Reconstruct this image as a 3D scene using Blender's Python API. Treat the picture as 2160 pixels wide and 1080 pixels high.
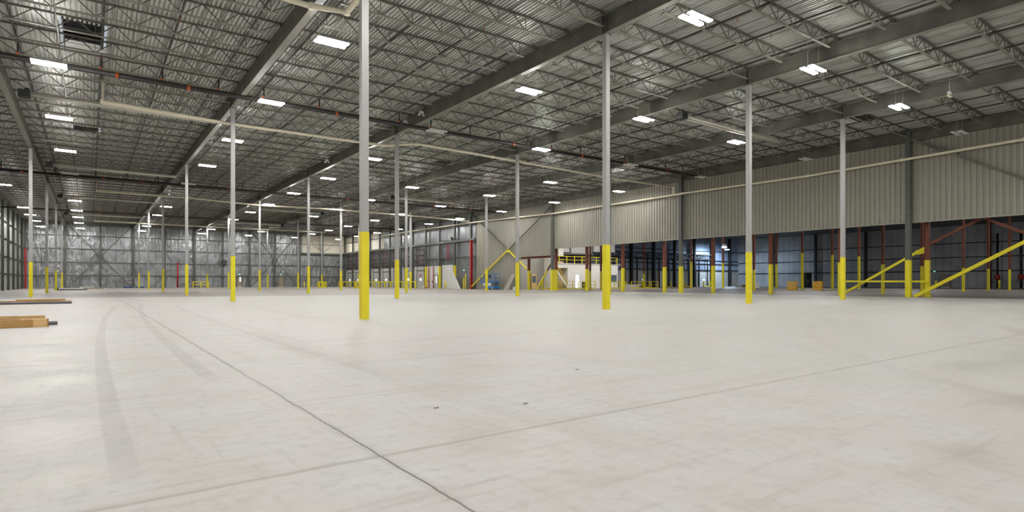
import bpy, math, random
from mathutils import Vector, Matrix
random.seed(7)
for o in list(bpy.data.objects): bpy.data.objects.remove(o)
C = bpy.context.scene.collection
SC = bpy.context.scene

# ------------------------------------------------------------------ camera
FPX, YAW, HOR, CAMZ = 1216.6, 0.63148, 594.45, 1.04
cam_d = bpy.data.cameras.new('camera'); cam = bpy.data.objects.new('camera', cam_d); C.objects.link(cam)
cam.location = (0, 0, CAMZ); cam.rotation_euler = (math.pi/2, math.radians(0.035), -YAW)
cam_d.sensor_width = 36; cam_d.lens = 36*FPX/2160; cam_d.shift_y = (HOR-540)/2160
cam_d.clip_start = .05; cam_d.clip_end = 400
SC.camera = cam
# ------------------------------------------------------------------ world, view
w = bpy.data.worlds.new('world'); SC.world = w; w.use_nodes = True
w.node_tree.nodes['Background'].inputs[0].default_value = (.80, .88, 1, 1)
w.node_tree.nodes['Background'].inputs[1].default_value = .55
SC.view_settings.view_transform = 'Standard'; SC.view_settings.look = 'None'
SC.view_settings.exposure = 0.0; SC.view_settings.gamma = 1; SC.view_settings.use_curve_mapping = False
SC.cycles.max_bounces = 7; SC.cycles.diffuse_bounces = 5; SC.cycles.glossy_bounces = 3
SC.cycles.use_denoising = True; SC.cycles.sample_clamp_indirect = 6
SC.cycles.caustics_reflective = False; SC.cycles.caustics_refractive = False
LAMP = 205.0        # radiance of a lit LED strip

# ------------------------------------------------------------------ grid of the building
X0, Y0, DU, DV = -3.3417, 15.4626, 9.527, 18.3837
def gx(i): return X0+i*DU
def gy(j): return Y0+j*DV
XL, XR, YB = -9.0, 44.40, 122.3          # left wall, right wall, back wall
YF = -16.0                               # slab and roof end behind the viewer
ZB, ZG, ZD = 10.37, 11.07, 11.20         # girder bottom, girder top, deck underside
cs, sn = math.cos(YAW), math.sin(YAW)
def depth(x, y): return sn*x+cs*y
def inview(x, y, z, m=3.0):
    X = cs*x-sn*y; Z = depth(x, y)
    if Z < 1: return False
    return abs(X) < Z*.888+m and (z-CAMZ) < Z*.4886+m*.8

# ------------------------------------------------------------------ materials
def mat(name, col, rough=.6, metal=0.0, noise=0.0, scale=4.0, emit=None, es=0, bump=0.0, bscale=30, col2=None, spec=.5):
    m = bpy.data.materials.new(name); m.use_nodes = True
    nt = m.node_tree; b = nt.nodes['Principled BSDF']
    b.inputs['Base Color'].default_value = (*col, 1)
    b.inputs['Roughness'].default_value = rough; b.inputs['Metallic'].default_value = metal
    b.inputs['Specular IOR Level'].default_value = spec
    if emit:
        b.inputs['Emission Color'].default_value = (*emit, 1); b.inputs['Emission Strength'].default_value = es
    if noise or col2:
        geo = nt.nodes.new('ShaderNodeNewGeometry')
        n = nt.nodes.new('ShaderNodeTexNoise'); n.inputs['Scale'].default_value = scale; n.inputs['Detail'].default_value = 4
        nt.links.new(geo.outputs['Position'], n.inputs['Vector'])
        r = nt.nodes.new('ShaderNodeValToRGB')
        c2 = col2 if col2 else tuple(c*(1-noise) for c in col)
        r.color_ramp.elements[0].position = .35; r.color_ramp.elements[1].position = .65
        r.color_ramp.elements[0].color = (*c2, 1); r.color_ramp.elements[1].color = (*col, 1)
        nt.links.new(n.outputs['Fac'], r.inputs['Fac']); nt.links.new(r.outputs['Color'], b.inputs['Base Color'])
    if bump:
        geo = nt.nodes.new('ShaderNodeNewGeometry')
        n = nt.nodes.new('ShaderNodeTexNoise'); n.inputs['Scale'].default_value = bscale; n.inputs['Detail'].default_value = 3
        nt.links.new(geo.outputs['Position'], n.inputs['Vector'])
        bp = nt.nodes.new('ShaderNodeBump'); bp.inputs['Strength'].default_value = bump; bp.inputs['Distance'].default_value = .05
        nt.links.new(n.outputs['Fac'], bp.inputs['Height']); nt.links.new(bp.outputs['Normal'], b.inputs['Normal'])
    return m
M = dict(
 colgrey=mat('column_grey', (.37,.365,.35), .45),
 darkgrey=mat('girder_grey', (.155,.15,.125), .55, noise=.35, scale=1.3),
 wallsteel=mat('wall_steel_grey', (.115,.12,.105), .55, noise=.2, scale=2),
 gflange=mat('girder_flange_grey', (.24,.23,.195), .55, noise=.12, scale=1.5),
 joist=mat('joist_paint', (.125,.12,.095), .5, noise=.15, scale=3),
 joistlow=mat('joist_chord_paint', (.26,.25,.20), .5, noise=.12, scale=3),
 yellow=mat('safety_yellow', (.84,.72,.014), .45, noise=.06, scale=3),
 deck=mat('galvanized_deck', (.70,.70,.665), .48, .45, noise=.2, scale=.9),
 clad=mat('beige_cladding', (.34,.325,.265), .5, noise=.05, scale=.6),
 brown=mat('red_oxide_primer', (.19,.048,.018), .6, noise=.25, scale=3),
 red=mat('red_paint', (.38,.02,.015), .45),
 pvc=mat('cream_pvc', (.86,.79,.60), .4),
 blackpipe=mat('black_steel_pipe', (.035,.032,.03), .45, noise=.3, scale=5),
 orange=mat('orange_coupling', (.45,.09,.02), .5),
 tube=mat('aluminised_tube', (.72,.69,.60), .4, .2),
 black=mat('black_metal', (.012,.012,.012), .5),
 white=mat('white_paint', (.72,.72,.69), .5, noise=.05),
 offwhite=mat('office_white', (.78,.77,.74), .6),
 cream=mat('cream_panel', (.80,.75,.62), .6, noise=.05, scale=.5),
 greydoor=mat('grey_door_panel', (.52,.52,.50), .5, noise=.08),
 tan=mat('tan_door', (.30,.235,.17), .55),
 card=mat('cardboard', (.50,.29,.095), .75, noise=.15, scale=6),
 cardlt=mat('cardboard_light', (.70,.46,.20), .75, noise=.1, scale=6),
 plastic=mat('white_plastic_film', (.85,.87,.92), .25),
 steelgrey=mat('grey_steel_tube', (.16,.155,.17), .35, .4),
 blue=mat('lift_blue', (.02,.17,.47), .4),
 dkblue=mat('dark_blue_plastic', (.02,.06,.20), .5),
 rubber=mat('tyre_grey', (.25,.25,.24), .7),
 board=mat('grey_board', (.36,.33,.28), .7, noise=.1),
 ply=mat('pale_plywood', (.72,.52,.20), .6, noise=.12),
 pinklit=mat('pink_lit_finish', (.75,.56,.44), .7),  # pinkish light on the wall by the stair, put into its colour
 greywall=mat('grey_block_wall', (.36,.35,.32), .7, noise=.08, scale=1),
 plasty=mat('orange_yellow_plastic', (.78,.45,.02), .5),
 glass=mat('window_glass', (.12,.16,.2), .1, spec=.8),
 foildark=mat('dark_liner', (.13,.135,.14), .45, .4, noise=.3, scale=.8),
 lens=mat('lit_led_lens', (1,1,1), .4, emit=(1,.985,.96), es=LAMP),
 lensoff=mat('unlit_led_lens', (.75,.75,.72), .4),
 sky=mat('daylit_pane', (.8,.9,1), .4, emit=(.75,.88,1), es=1.6),
 exitg=mat('exit_sign_green', (.1,.6,.4), .4, emit=(.25,1,.62), es=1.1),
 signwhite=mat('sign_white', (.8,.8,.8), .5),
)
# floor -------------------------------------------------------------
def floor_material():
    m = bpy.data.materials.new('concrete_floor'); m.use_nodes = True; nt = m.node_tree; N = nt.nodes; Lk = nt.links
    b = N['Principled BSDF']
    geo = N.new('ShaderNodeNewGeometry'); sep = N.new('ShaderNodeSeparateXYZ'); Lk.new(geo.outputs['Position'], sep.inputs[0])
    def math_(op, a, bb=None, c=None, clamp=False):
        n = N.new('ShaderNodeMath'); n.operation = op; n.use_clamp = clamp
        for k, v in enumerate((a, bb, c)):
            if v is None: continue
            if isinstance(v, (int, float)): n.inputs[k].default_value = v
            else: Lk.new(v, n.inputs[k])
        return n.outputs[0]
    def noise(scale, detail=5, stretch=None, rough=.55, dist=0):
        n = N.new('ShaderNodeTexNoise'); n.inputs['Scale'].default_value = scale; n.inputs['Detail'].default_value = detail
        n.inputs['Roughness'].default_value = rough; n.inputs['Distortion'].default_value = dist
        if stretch:
            mp = N.new('ShaderNodeMapping'); mp.inputs['Scale'].default_value = stretch[:3]
            if len(stretch) > 3: mp.inputs['Rotation'].default_value = (0, 0, stretch[3])
            Lk.new(geo.outputs['Position'], mp.inputs[0]); Lk.new(mp.outputs[0], n.inputs['Vector'])
        else: Lk.new(geo.outputs['Position'], n.inputs['Vector'])
        return n.outputs['Fac']
    def smooth(v, lo, hi, a=0., bb=1.):
        n = N.new('ShaderNodeMapRange'); n.interpolation_type = 'SMOOTHSTEP'
        Lk.new(v, n.inputs[0]); n.inputs[1].default_value = lo; n.inputs[2].default_value = hi; n.inputs[3].default_value = a; n.inputs[4].default_value = bb
        return n.outputs[0]
    def mix(f, a, c):
        n = N.new('ShaderNodeMix'); n.data_type = 'RGBA'
        if isinstance(f, (int, float)): n.inputs[0].default_value = f
        else: Lk.new(f, n.inputs[0])
        for k, v in ((6, a), (7, c)):
            if isinstance(v, tuple): n.inputs[k].default_value = (*v, 1)
            else: Lk.new(v, n.inputs[k])
        return n.outputs[2]
    big = noise(.16, 4, dist=.6); med = noise(1.1, 6, rough=.6); fine = noise(9, 6, rough=.7)
    col = mix(smooth(big, .35, .65), (.565,.520,.497), (.525,.508,.468))
    col = mix(math_('MULTIPLY', smooth(med, .45, .68), .60), col, (.62,.625,.63))
    col = mix(math_('MULTIPLY', smooth(med, .34, .47, 1, 0), .5), col, (.40,.385,.345))
    col = mix(math_('MULTIPLY', smooth(fine, .50, .66), .26), col, (.33,.31,.28))
    # long scuffs, trowel and wheel streaks
    for st, wgt in (((.35, 5.5, 1, .3), .34), ((5.0, .25, 1, .12), .22), ((.8, 14, 1, -.9), .30), ((.12, 2.2, 1, .05), .30), ((12, 1.1, 1, .35), .22), ((.5, .06, 1, -.6), .3)):
        s = noise(1.0, 5, st, .65)
        col = mix(math_('MULTIPLY', smooth(s, .56, .70), wgt), col, (.36,.335,.29))
    x = sep.outputs[0]
    col = mix(math_('MULTIPLY', smooth(x, 1.4, 8.5), .40), col, (.515,.512,.455))
    x, y = sep.outputs[0], sep.outputs[1]
    spk = noise(3.3, 2); spk2 = noise(38, 2)
    dots = math_('MULTIPLY', smooth(spk, .60, .66), smooth(spk2, .70, .74))
    col = mix(math_('MULTIPLY', dots, .7), col, (.12,.10,.07))
    wob = math_('MULTIPLY', math_('SUBTRACT', noise(2.5, 5), .5), .045)
    wobbig = math_('MULTIPLY', math_('SUBTRACT', noise(.25, 2), .5), .25)
    x, y = sep.outputs[0], sep.outputs[1]
    def line(coord, at, halfw, soft, dark, colr=(.10,.085,.06), wb=None):
        nonlocal col
        d = math_('ABSOLUTE', math_('ADD', math_('SUBTRACT', coord, at), wb if wb else wob))
        f = math_('MULTIPLY', smooth(d, halfw, halfw+soft, 1, 0), dark)
        col = mix(f, col, colr)
    line(x, 1.40, .002, .010, .8); line(x, 1.40, .01, .05, .12)
    line(y, 3.24, .004, .035, .42, (.22,.20,.13))
    line(x, 10.95, .003, .02, .4); line(x, 20.5, .003, .02, .4); line(x, -8.1, .003, .02, .4)
    line(y, 27.7, .005, .04, .35); line(y, 46.1, .005, .04, .35); line(y, 9.33, .006, .05, .22); line(y, 15.46, .006, .05, .3)
    # curved rubber tyre tracks
    def arc(cx, cy, r, hw, dark, ymin, ymax):
        nonlocal col
        dx = math_('SUBTRACT', x, cx); dy = math_('SUBTRACT', y, cy)
        rr = math_('SQRT', math_('ADD', math_('MULTIPLY', dx, dx), math_('MULTIPLY', dy, dy)))
        d = math_('ABSOLUTE', math_('SUBTRACT', rr, r))
        f = smooth(d, hw*.7, hw, 1, 0)
        f = math_('MULTIPLY', f, smooth(y, ymin, ymin+1, 0, 1)); f = math_('MULTIPLY', f, smooth(y, ymax-2, ymax, 1, 0))
        f = math_('MULTIPLY', f, math_('MULTIPLY', smooth(noise(2.2, 5), .25, .6, .35, 1), dark))
        col = mix(f, col, (.24,.22,.20))
    arc(300.12, 8.5, 300.0, .085, .26, 3.3, 30); arc(330.05, 8, 329.0, .10, .24, 6.5, 34)
    arc(402.6, 11, 400.0, .09, .18, 5.5, 30)
    arc(36, 6, 33.4, .10, .05, 5, 20); arc(3, 30, 24.5, .12, .06, 6, 30); arc(20, -9, 17, .12, .07, 0, 9)
    arc(38, -20, 38, .15, .05, 0, 18); arc(2, 30, 26.5, .1, .1, 6, 30)
    # darker, browner floor further in and past the right wall
    past_wall = smooth(x, 44.2, 44.6)
    col = mix(past_wall, col, mix(smooth(med, .3, .7), (.19,.168,.14), (.26,.232,.195)))
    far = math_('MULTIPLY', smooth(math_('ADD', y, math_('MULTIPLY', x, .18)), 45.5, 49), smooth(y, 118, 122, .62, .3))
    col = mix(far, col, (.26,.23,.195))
    Lk.new(col, b.inputs['Base Color'])
    rg = math_('ADD', smooth(med, .3, .7, .36, .62), math_('MULTIPLY', fine, .12), clamp=True)
    Lk.new(rg, b.inputs['Roughness']); b.inputs['Specular IOR Level'].default_value = .4
    bp = N.new('ShaderNodeBump'); bp.inputs['Strength'].default_value = .12; bp.inputs['Distance'].default_value = .01
    Lk.new(fine, bp.inputs['Height']); Lk.new(bp.outputs[0], b.inputs['Normal'])
    return m
M['floor'] = floor_material()
def foil_material(name, axis, c1, c2, metal=.55, rough=.36, seam=1.2, bump=.9):
    m = bpy.data.materials.new(name); m.use_nodes = True; nt = m.node_tree; N = nt.nodes; Lk = nt.links
    b = N['Principled BSDF']; b.inputs['Metallic'].default_value = metal; b.inputs['Roughness'].default_value = rough
    geo = N.new('ShaderNodeNewGeometry'); mp = N.new('ShaderNodeMapping'); Lk.new(geo.outputs['Position'], mp.inputs[0])
    mp.inputs['Scale'].default_value = (1, 1, .45)
    mp.inputs['Rotation'].default_value = (0, .5, 0) if axis == 0 else (.5, 0, 0)
    n = N.new('ShaderNodeTexNoise'); n.inputs['Scale'].default_value = 1.15; n.inputs['Detail'].default_value = 4; n.inputs['Distortion'].default_value = 1.2
    Lk.new(mp.outputs[0], n.inputs['Vector'])
    n2 = N.new('ShaderNodeTexNoise'); n2.inputs['Scale'].default_value = .35; Lk.new(geo.outputs['Position'], n2.inputs['Vector'])
    r = N.new('ShaderNodeValToRGB'); r.color_ramp.elements[0].color = (*c1, 1); r.color_ramp.elements[1].color = (*c2, 1)
    r.color_ramp.elements[0].position = .3; r.color_ramp.elements[1].position = .7; Lk.new(n2.outputs['Fac'], r.inputs[0])
    sp = N.new('ShaderNodeSeparateXYZ'); Lk.new(geo.outputs['Position'], sp.inputs[0])
    a = N.new('ShaderNodeMath'); a.operation = 'PINGPONG'; a.inputs[1].default_value = seam/2; Lk.new(sp.outputs[axis], a.inputs[0])
    s = N.new('ShaderNodeMapRange'); s.inputs[1].default_value = .02; s.inputs[2].default_value = .05; s.inputs[3].default_value = .55; s.inputs[4].default_value = 1
    Lk.new(a.outputs[0], s.inputs[0])
    mx = N.new('ShaderNodeMix'); mx.data_type = 'RGBA'; mx.blend_type = 'MULTIPLY'; mx.inputs[0].default_value = 1
    Lk.new(r.outputs[0], mx.inputs[6]); Lk.new(s.outputs[0], mx.inputs[7]); Lk.new(mx.outputs[2], b.inputs['Base Color'])
    bp = N.new('ShaderNodeBump'); bp.inputs['Strength'].default_value = bump; bp.inputs['Distance'].default_value = .22
    Lk.new(n.outputs['Fac'], bp.inputs['Height']); Lk.new(bp.outputs[0], b.inputs['Normal'])
    return m
M['foil'] = foil_material('silver_foil_back', 0, (.21,.22,.225), (.38,.39,.40), metal=.7, rough=.32, bump=1.0)
M['foils'] = foil_material('silver_foil_side', 1, (.16,.17,.18), (.30,.31,.32), seam=1.5, bump=.6)
M['bluefoil'] = foil_material('bluish_liner', 0, (.22,.27,.36), (.38,.44,.55), metal=.3, rough=.4, seam=1.0, bump=.15)
M['farwall'] = foil_material('grey_steel_liner', 1, (.26,.265,.27), (.42,.42,.42), metal=.1, rough=.5, seam=1.1, bump=.12)
M['leftliner'] = foil_material('grey_side_liner', 1, (.30,.31,.27), (.44,.45,.39), metal=.1, rough=.5, seam=1.5, bump=.2)

# ------------------------------------------------------------------ mesh helpers
class MB:
    def __init__(s): s.v = []; s.f = []
    def quad(s, *p):
        n = len(s.v); s.v += [tuple(q) for q in p]; s.f.append(tuple(range(n, n+len(p)))); return s
    def box(s, x0, x1, y0, y1, z0, z1):
        n = len(s.v)
        s.v += [(x, y, z) for z in (z0, z1) for (x, y) in ((x0,y0),(x1,y0),(x1,y1),(x0,y1))]
        s.f += [(n,n+3,n+2,n+1),(n+4,n+5,n+6,n+7),(n,n+1,n+5,n+4),(n+1,n+2,n+6,n+5),(n+2,n+3,n+7,n+6),(n+3,n,n+4,n+7)]
        return s
    def bar(s, p, q, w, h=None, up=(0,0,1)):
        h = h or w; p = Vector(p); q = Vector(q); d = (q-p).normalized(); u = Vector(up)
        if abs(d.dot(u)) > .98: u = Vector((0,1,0)) if abs(d.y) < .9 else Vector((1,0,0))
        a = d.cross(u).normalized()*w/2; b_ = a.cross(d).normalized()*h/2
        n = len(s.v)
        for c in (p, q): s.v += [tuple(c-a-b_), tuple(c+a-b_), tuple(c+a+b_), tuple(c-a+b_)]
        s.f += [(n,n+1,n+2,n+3),(n+7,n+6,n+5,n+4),(n,n+4,n+5,n+1),(n+1,n+5,n+6,n+2),(n+2,n+6,n+7,n+3),(n+3,n+7,n+4,n)]
        return s
    def tube(s, pts, r, seg=10, caps=True):
        pts = [Vector(p) for p in pts]; n0 = len(s.v); prev = None
        for k, p in enumerate(pts):
            d = ((pts[min(k+1, len(pts)-1)]-pts[max(k-1, 0)])).normalized()
            u = Vector((0,0,1)) if abs(d.z) < .9 else Vector((0,1,0))
            a = d.cross(u).normalized(); b_ = a.cross(d).normalized()
            sc = 1.0
            if 0 < k < len(pts)-1:
                c_ = (pts[k]-pts[k-1]).normalized().dot(d); sc = 1/max(c_, .5)
            for t in range(seg):
                th = 2*math.pi*t/seg
                s.v.append(tuple(p+(a*math.cos(th)+b_*math.sin(th))*r*(1 if sc == 1 else (1+sc)/2)))
        for k in range(len(pts)-1):
            for t in range(seg):
                i0 = n0+k*seg+t; i1 = n0+k*seg+(t+1) % seg
                s.f.append((i0, i1, i1+seg, i0+seg))
        if caps:
            s.f.append(tuple(n0+t for t in range(seg))[::-1]); s.f.append(tuple(n0+(len(pts)-1)*seg+t for t in range(seg)))
        return s
    def lathe(s, cx, cy, prof, seg=16):
        n0 = len(s.v)
        for (r, z) in prof:
            for t in range(seg):
                th = 2*math.pi*t/seg; s.v.append((cx+r*math.cos(th), cy+r*math.sin(th), z))
        for k in range(len(prof)-1):
            for t in range(seg):
                i0 = n0+k*seg+t; i1 = n0+k*seg+(t+1) % seg
                s.f.append((i0, i1, i1+seg, i0+seg))
        s.f.append(tuple(n0+t for t in range(seg))[::-1]); s.f.append(tuple(n0+(len(prof)-1)*seg+t for t in range(seg)))
        return s
    def mesh(s, name, m, smooth=False):
        me = bpy.data.meshes.new(name); me.from_pydata(s.v, [], s.f); me.materials.append(m); me.update()
        if smooth:
            for p in me.polygons: p.use_smooth = len(p.vertices) == 4
        return me
    def build(s, name, m, parent=None, smooth=False, loc=None):
        o = bpy.data.objects.new(name, s.mesh(name, m, smooth)); C.objects.link(o)
        if parent: o.parent = parent
        if loc: o.location = loc
        return o
def inst(name, me, parent=None, loc=(0,0,0)):
    o = bpy.data.objects.new(name, me); C.objects.link(o); o.location = loc
    if parent: o.parent = parent
    return o
LABELS = {}
def tag(o, label, cat, group=None, kind=None):
    n = len(label.split())
    if not 4 <= n <= 16: print('LABEL LENGTH', n, label)
    if label in LABELS and not group: print('DUPLICATE LABEL', label)
    LABELS[label] = 1
    o['label'] = label; o['category'] = cat
    if group: o['group'] = group
    if kind: o['kind'] = kind
    return o
def empty(name, label, cat, loc=(0,0,0), group=None, rz=0):
    o = bpy.data.objects.new(name, None); C.objects.link(o); o.location = loc; o.rotation_euler = (0,0,rz)
    o.empty_display_size = .2
    return tag(o, label, cat, group)
def struct(name, mb, m, parent=None, smooth=False):
    o = mb.build(name, m, parent, smooth)
    if not parent: o['kind'] = 'structure'
    return o
def copy_tree(o, parent=None):
    c = o.copy(); C.objects.link(c); c.parent = parent
    for ch in list(o.children): copy_tree(ch, c)
    return c
ORD = ['','1st','2nd','3rd']+['%dth' % k for k in range(4, 80)]
for k in (21,31,41,51,61): ORD[k] = '%dst' % k
for k in (22,32,42,52,62): ORD[k] = '%dnd' % k
for k in (23,33,43,53,63): ORD[k] = '%drd' % k
WORD = ['zeroth','first','second','third','fourth','fifth','sixth','seventh','eighth','ninth','tenth','eleventh','twelfth','thirteenth']

# ================================================================== SETTING
HATCH = [(-.85, .42, 28.2, 31.7), (-.85, .42, 47.0, 48.9), (-.9, .42, 84.5, 87.5), (36.2, 39.5, 15.5, 17.2), (23.6, 24.9, 42.5, 44.5)]
struct('floor', MB().quad((XL-1, YF, 0), (119, YF, 0), (119, YB+.5, 0), (XL-1, YB+.5, 0)), M['floor'])
def deck():
    mb = MB(); P = .1524; x = XL-.2
    while x < XR+.35:
        segs = [(YF, YB+.3)]
        for hx0, hx1, hy0, hy1 in HATCH:
            if x+P > hx0 and x < hx1:
                ns = []
                for a, b in segs:
                    if hy0 > a and hy1 < b: ns += [(a, hy0), (hy1, b)]
                    else: ns.append((a, b))
                segs = ns
        pr = [(0, 0), (.072, 0), (.080, .080), (.144, .080), (.1524, 0)]
        for a, b in segs:
            for k in range(4):
                (u0, z0), (u1, z1) = pr[k], pr[k+1]
                mb.quad((x+u0, a, ZD+z0), (x+u0, b, ZD+z0), (x+u1, b, ZD+z1), (x+u1, a, ZD+z1))
        x += P
    return mb
struct('ceiling', deck(), M['deck'])
struct('wall_back', MB().box(XL, 35.57, YB, YB+.2, 0, 11.25).box(35.57, XR, YB, YB+.2, 0, 7.1), M['foil'])
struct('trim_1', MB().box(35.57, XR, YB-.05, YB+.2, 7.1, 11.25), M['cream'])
struct('wall_left', MB().box(XL-.2, XL, YF, YB+.2, 0, 11.25), M['leftliner'])
# right wall: ribbed beige cladding over the opening
def ribbed(mb, x, y0, y1, z0, z1, pitch=.32, d=.065):
    y = y0; n = int(round((y1-y0)/pitch)); pitch = (y1-y0)/n
    for k in range(n):
        a = y0+k*pitch; pr = [(0, 0), (.50, 0), (.60, d), (.90, d), (1.0, 0)]
        for q in range(4):
            (u0, w0), (u1, w1) = pr[q], pr[q+1]
            mb.quad((x+w0, a+u0*pitch, z0), (x+w0, a+u0*pitch, z1), (x+w1, a+u1*pitch, z1), (x+w1, a+u1*pitch, z0))
    return mb
mb = MB(); ribbed(mb, XR, YF, 52.3, 5.03, 11.2); ribbed(mb, XR, 52.3, 59.2, 4.27, 11.2); ribbed(mb, XR, 59.2, 69.2, 0, 11.2)
mb.box(XR+.09, XR+.2, YF, 52.3, 5.0, 11.2).box(XR+.09, XR+.2, 52.3, 59.2, 4.25, 11.2).box(XR+.09, XR+.2, 59.2, 69.2, 0, 11.2)
wr = struct('wall_right', mb, M['clad'])
struct('trim_2', MB().box(XR-.03, XR+.22, YF, 52.3, 4.96, 5.05).box(XR-.03, XR+.22, 52.3, 59.2, 4.20, 4.28), M['clad'])
# dock wall
struct('wall_dock', MB().box(XR+.1, XR+.3, 69.2, 101.5, 3.55, 11.2).box(XR+.1, XR+.3, 101.5, YB, 3.55, 7.2).box(XR+.1, XR+.3, 69.2, 75.4, 0, 3.6), M['foils'])
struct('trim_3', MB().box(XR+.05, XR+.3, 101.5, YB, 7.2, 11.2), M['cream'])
# far room past the right wall
RX, RY, RZ = 115.0, 73.0, 10.2
struct('wall_far_right', MB().box(RX, RX+.2, YF, RY, 0, RZ), M['farwall'])
struct('wall_far_back', MB().box(69.5, RX, RY, RY+.2, 3.3, RZ), M['bluefoil'])
struct('trim_4', MB().box(69.5, RX, RY-.04, RY+.2, 0, 3.3), M['greywall'])
struct('ceiling_far', MB().box(XR+.2, RX, YF, RY+.2, RZ, RZ+.1), M['foildark'])

mb = MB(); x = XL+.6
while x < XR-.3:
    if all(not (h[0]-.1 < x < h[1]+.1) for h in HATCH): mb.box(x-.009, x+.009, YF, YB, ZD-.014, ZD+.005)
    x += .9144
struct('trim_5', mb, M['darkgrey'])
# ================================================================== GIRDERS
pos_x = ['far left','second','third','fourth','fifth','right-hand']
GIRD = ['leftmost','second','third','fourth','fifth','rightmost']
def girder(i):
    x = gx(i); g = empty('roof_girder', {0:'leftmost long dark grey roof girder over the column line nearest left wall',
        1:'dark grey roof girder over the foreground column line, second from left',
        2:'dark grey roof girder running from top centre to the distance, third from left',
        3:'dark grey roof girder with rust patches, fourth from the left',
        4:'dark grey roof girder, fifth from left, next to the wall-side girder',
        5:'dark grey roof girder lying along the top of the ribbed beige wall'}[i], 'girder', (x, 0, 0), 'roof girders')
    MB().box(-.008, .008, YF, YB-.1, ZB+.02, ZG-.02).build('web', M['darkgrey'], g)
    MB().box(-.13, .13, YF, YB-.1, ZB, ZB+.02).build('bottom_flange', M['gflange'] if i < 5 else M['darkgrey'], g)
    MB().box(-.13, .13, YF, YB-.1, ZG-.02, ZG).build('top_flange', M['darkgrey'], g)
    for j in range(0, 6):
        if i == 0 and j < 1: continue
        st = MB()
        for dy in (-.1, .1): st.box(-.125, .125, gy(j)+dy-.007, gy(j)+dy+.007, ZB+.02, ZG-.02)
        st.build('stiffener', M['darkgrey'], g)
    return g
for i in range(6): girder(i)

# ================================================================== COLUMNS
def col_meshes(s, yh, body, key, top=ZB):
    h = s/2
    p = MB().box(-h, h, -h, h, 0, top-.025).mesh('post_'+key, M[body])
    sl = MB().box(-h-.004, h+.004, -h-.004, h+.004, 0, yh).mesh('yellow_sleeve_'+key, M['yellow'])
    cp = MB().box(-h-.06, h+.06, -h-.03, h+.03, top-.025, top).mesh('cap_plate_'+key, M['darkgrey'])
    return p, sl, cp
cm = col_meshes(.20, 2.436, 'colgrey', 'hall')
for i in range(0, 5):
    for j in range(0, 6):
        if i == 0 and j < 1: continue
        x, y = gx(i), gy(j)
        if not inview(x, y, 1, 1.5): continue
        nb = 6-j
        if (i, j) == (1, 0): lab = 'large foreground grey square column with yellow base, nearest the viewer'
        else: lab = 'grey square column with yellow base, %s line from left, %s from back wall' % (WORD[i+1], WORD[nb])
        e = empty('steel_column', lab, 'column', (x, y, 0), 'steel columns of the hall')
        inst('post', cm[0], e); inst('yellow_sleeve', cm[1], e); inst('cap_plate', cm[2], e)
cw = col_meshes(.30, 2.47, 'wallsteel', 'wall', ZG)
for j in range(0, 3):
    e = empty('wall_column', ['dark grey column with yellow base at the wall, joined by yellow railing',
        'dark grey wall column with yellow base at middle of the ribbed wall',
        'dark grey wall column with yellow base beside the white office opening'][j], 'column', (gx(5)-.17+.0, gy(j), 0), 'wall columns along the ribbed wall')
    inst('post', cw[0], e); inst('yellow_sleeve', cw[1], e)

# ================================================================== JOISTS
def joist_meshes(L, s0=.8, s1=.8, key=''):
    """local: x along span, z=0 at deck underside"""
    zt, zb = -.03, ZB+.27-ZD
    top = MB().box(.06, L-.06, -.052, -.008, -.055, -.004).box(.06, L-.06, .008, .052, -.055, -.004)
    for a in (.06, L-.16): top.box(a, a+.1, -.05, .05, ZG-ZD, -.05)
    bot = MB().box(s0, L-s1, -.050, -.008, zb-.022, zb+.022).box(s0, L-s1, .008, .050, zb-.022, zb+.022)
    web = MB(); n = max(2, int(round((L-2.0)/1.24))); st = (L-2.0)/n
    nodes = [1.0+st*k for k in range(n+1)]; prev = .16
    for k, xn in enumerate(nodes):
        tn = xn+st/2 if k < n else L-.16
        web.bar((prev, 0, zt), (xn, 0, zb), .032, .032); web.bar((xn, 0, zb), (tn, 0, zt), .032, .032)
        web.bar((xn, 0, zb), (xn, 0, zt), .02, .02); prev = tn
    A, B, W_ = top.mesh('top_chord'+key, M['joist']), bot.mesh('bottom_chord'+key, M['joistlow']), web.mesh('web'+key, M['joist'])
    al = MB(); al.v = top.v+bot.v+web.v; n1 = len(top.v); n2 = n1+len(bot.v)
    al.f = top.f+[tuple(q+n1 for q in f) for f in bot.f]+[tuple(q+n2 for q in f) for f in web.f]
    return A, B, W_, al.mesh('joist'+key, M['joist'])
JM = {'full': joist_meshes(DU, key='_full'), 'col': joist_meshes(DU, .12, .12, key='_col'),
      'left': joist_meshes(X0-XL, .2, .8, key='_left')}
SP = DV/9
BAY = ['between left wall and leftmost girder', 'between first and second girders from left', 'between second and third girders from left',
       'between third and fourth girders from left', 'between fourth and fifth girders from left', 'between fifth girder and ribbed wall']
nj = 0
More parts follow.
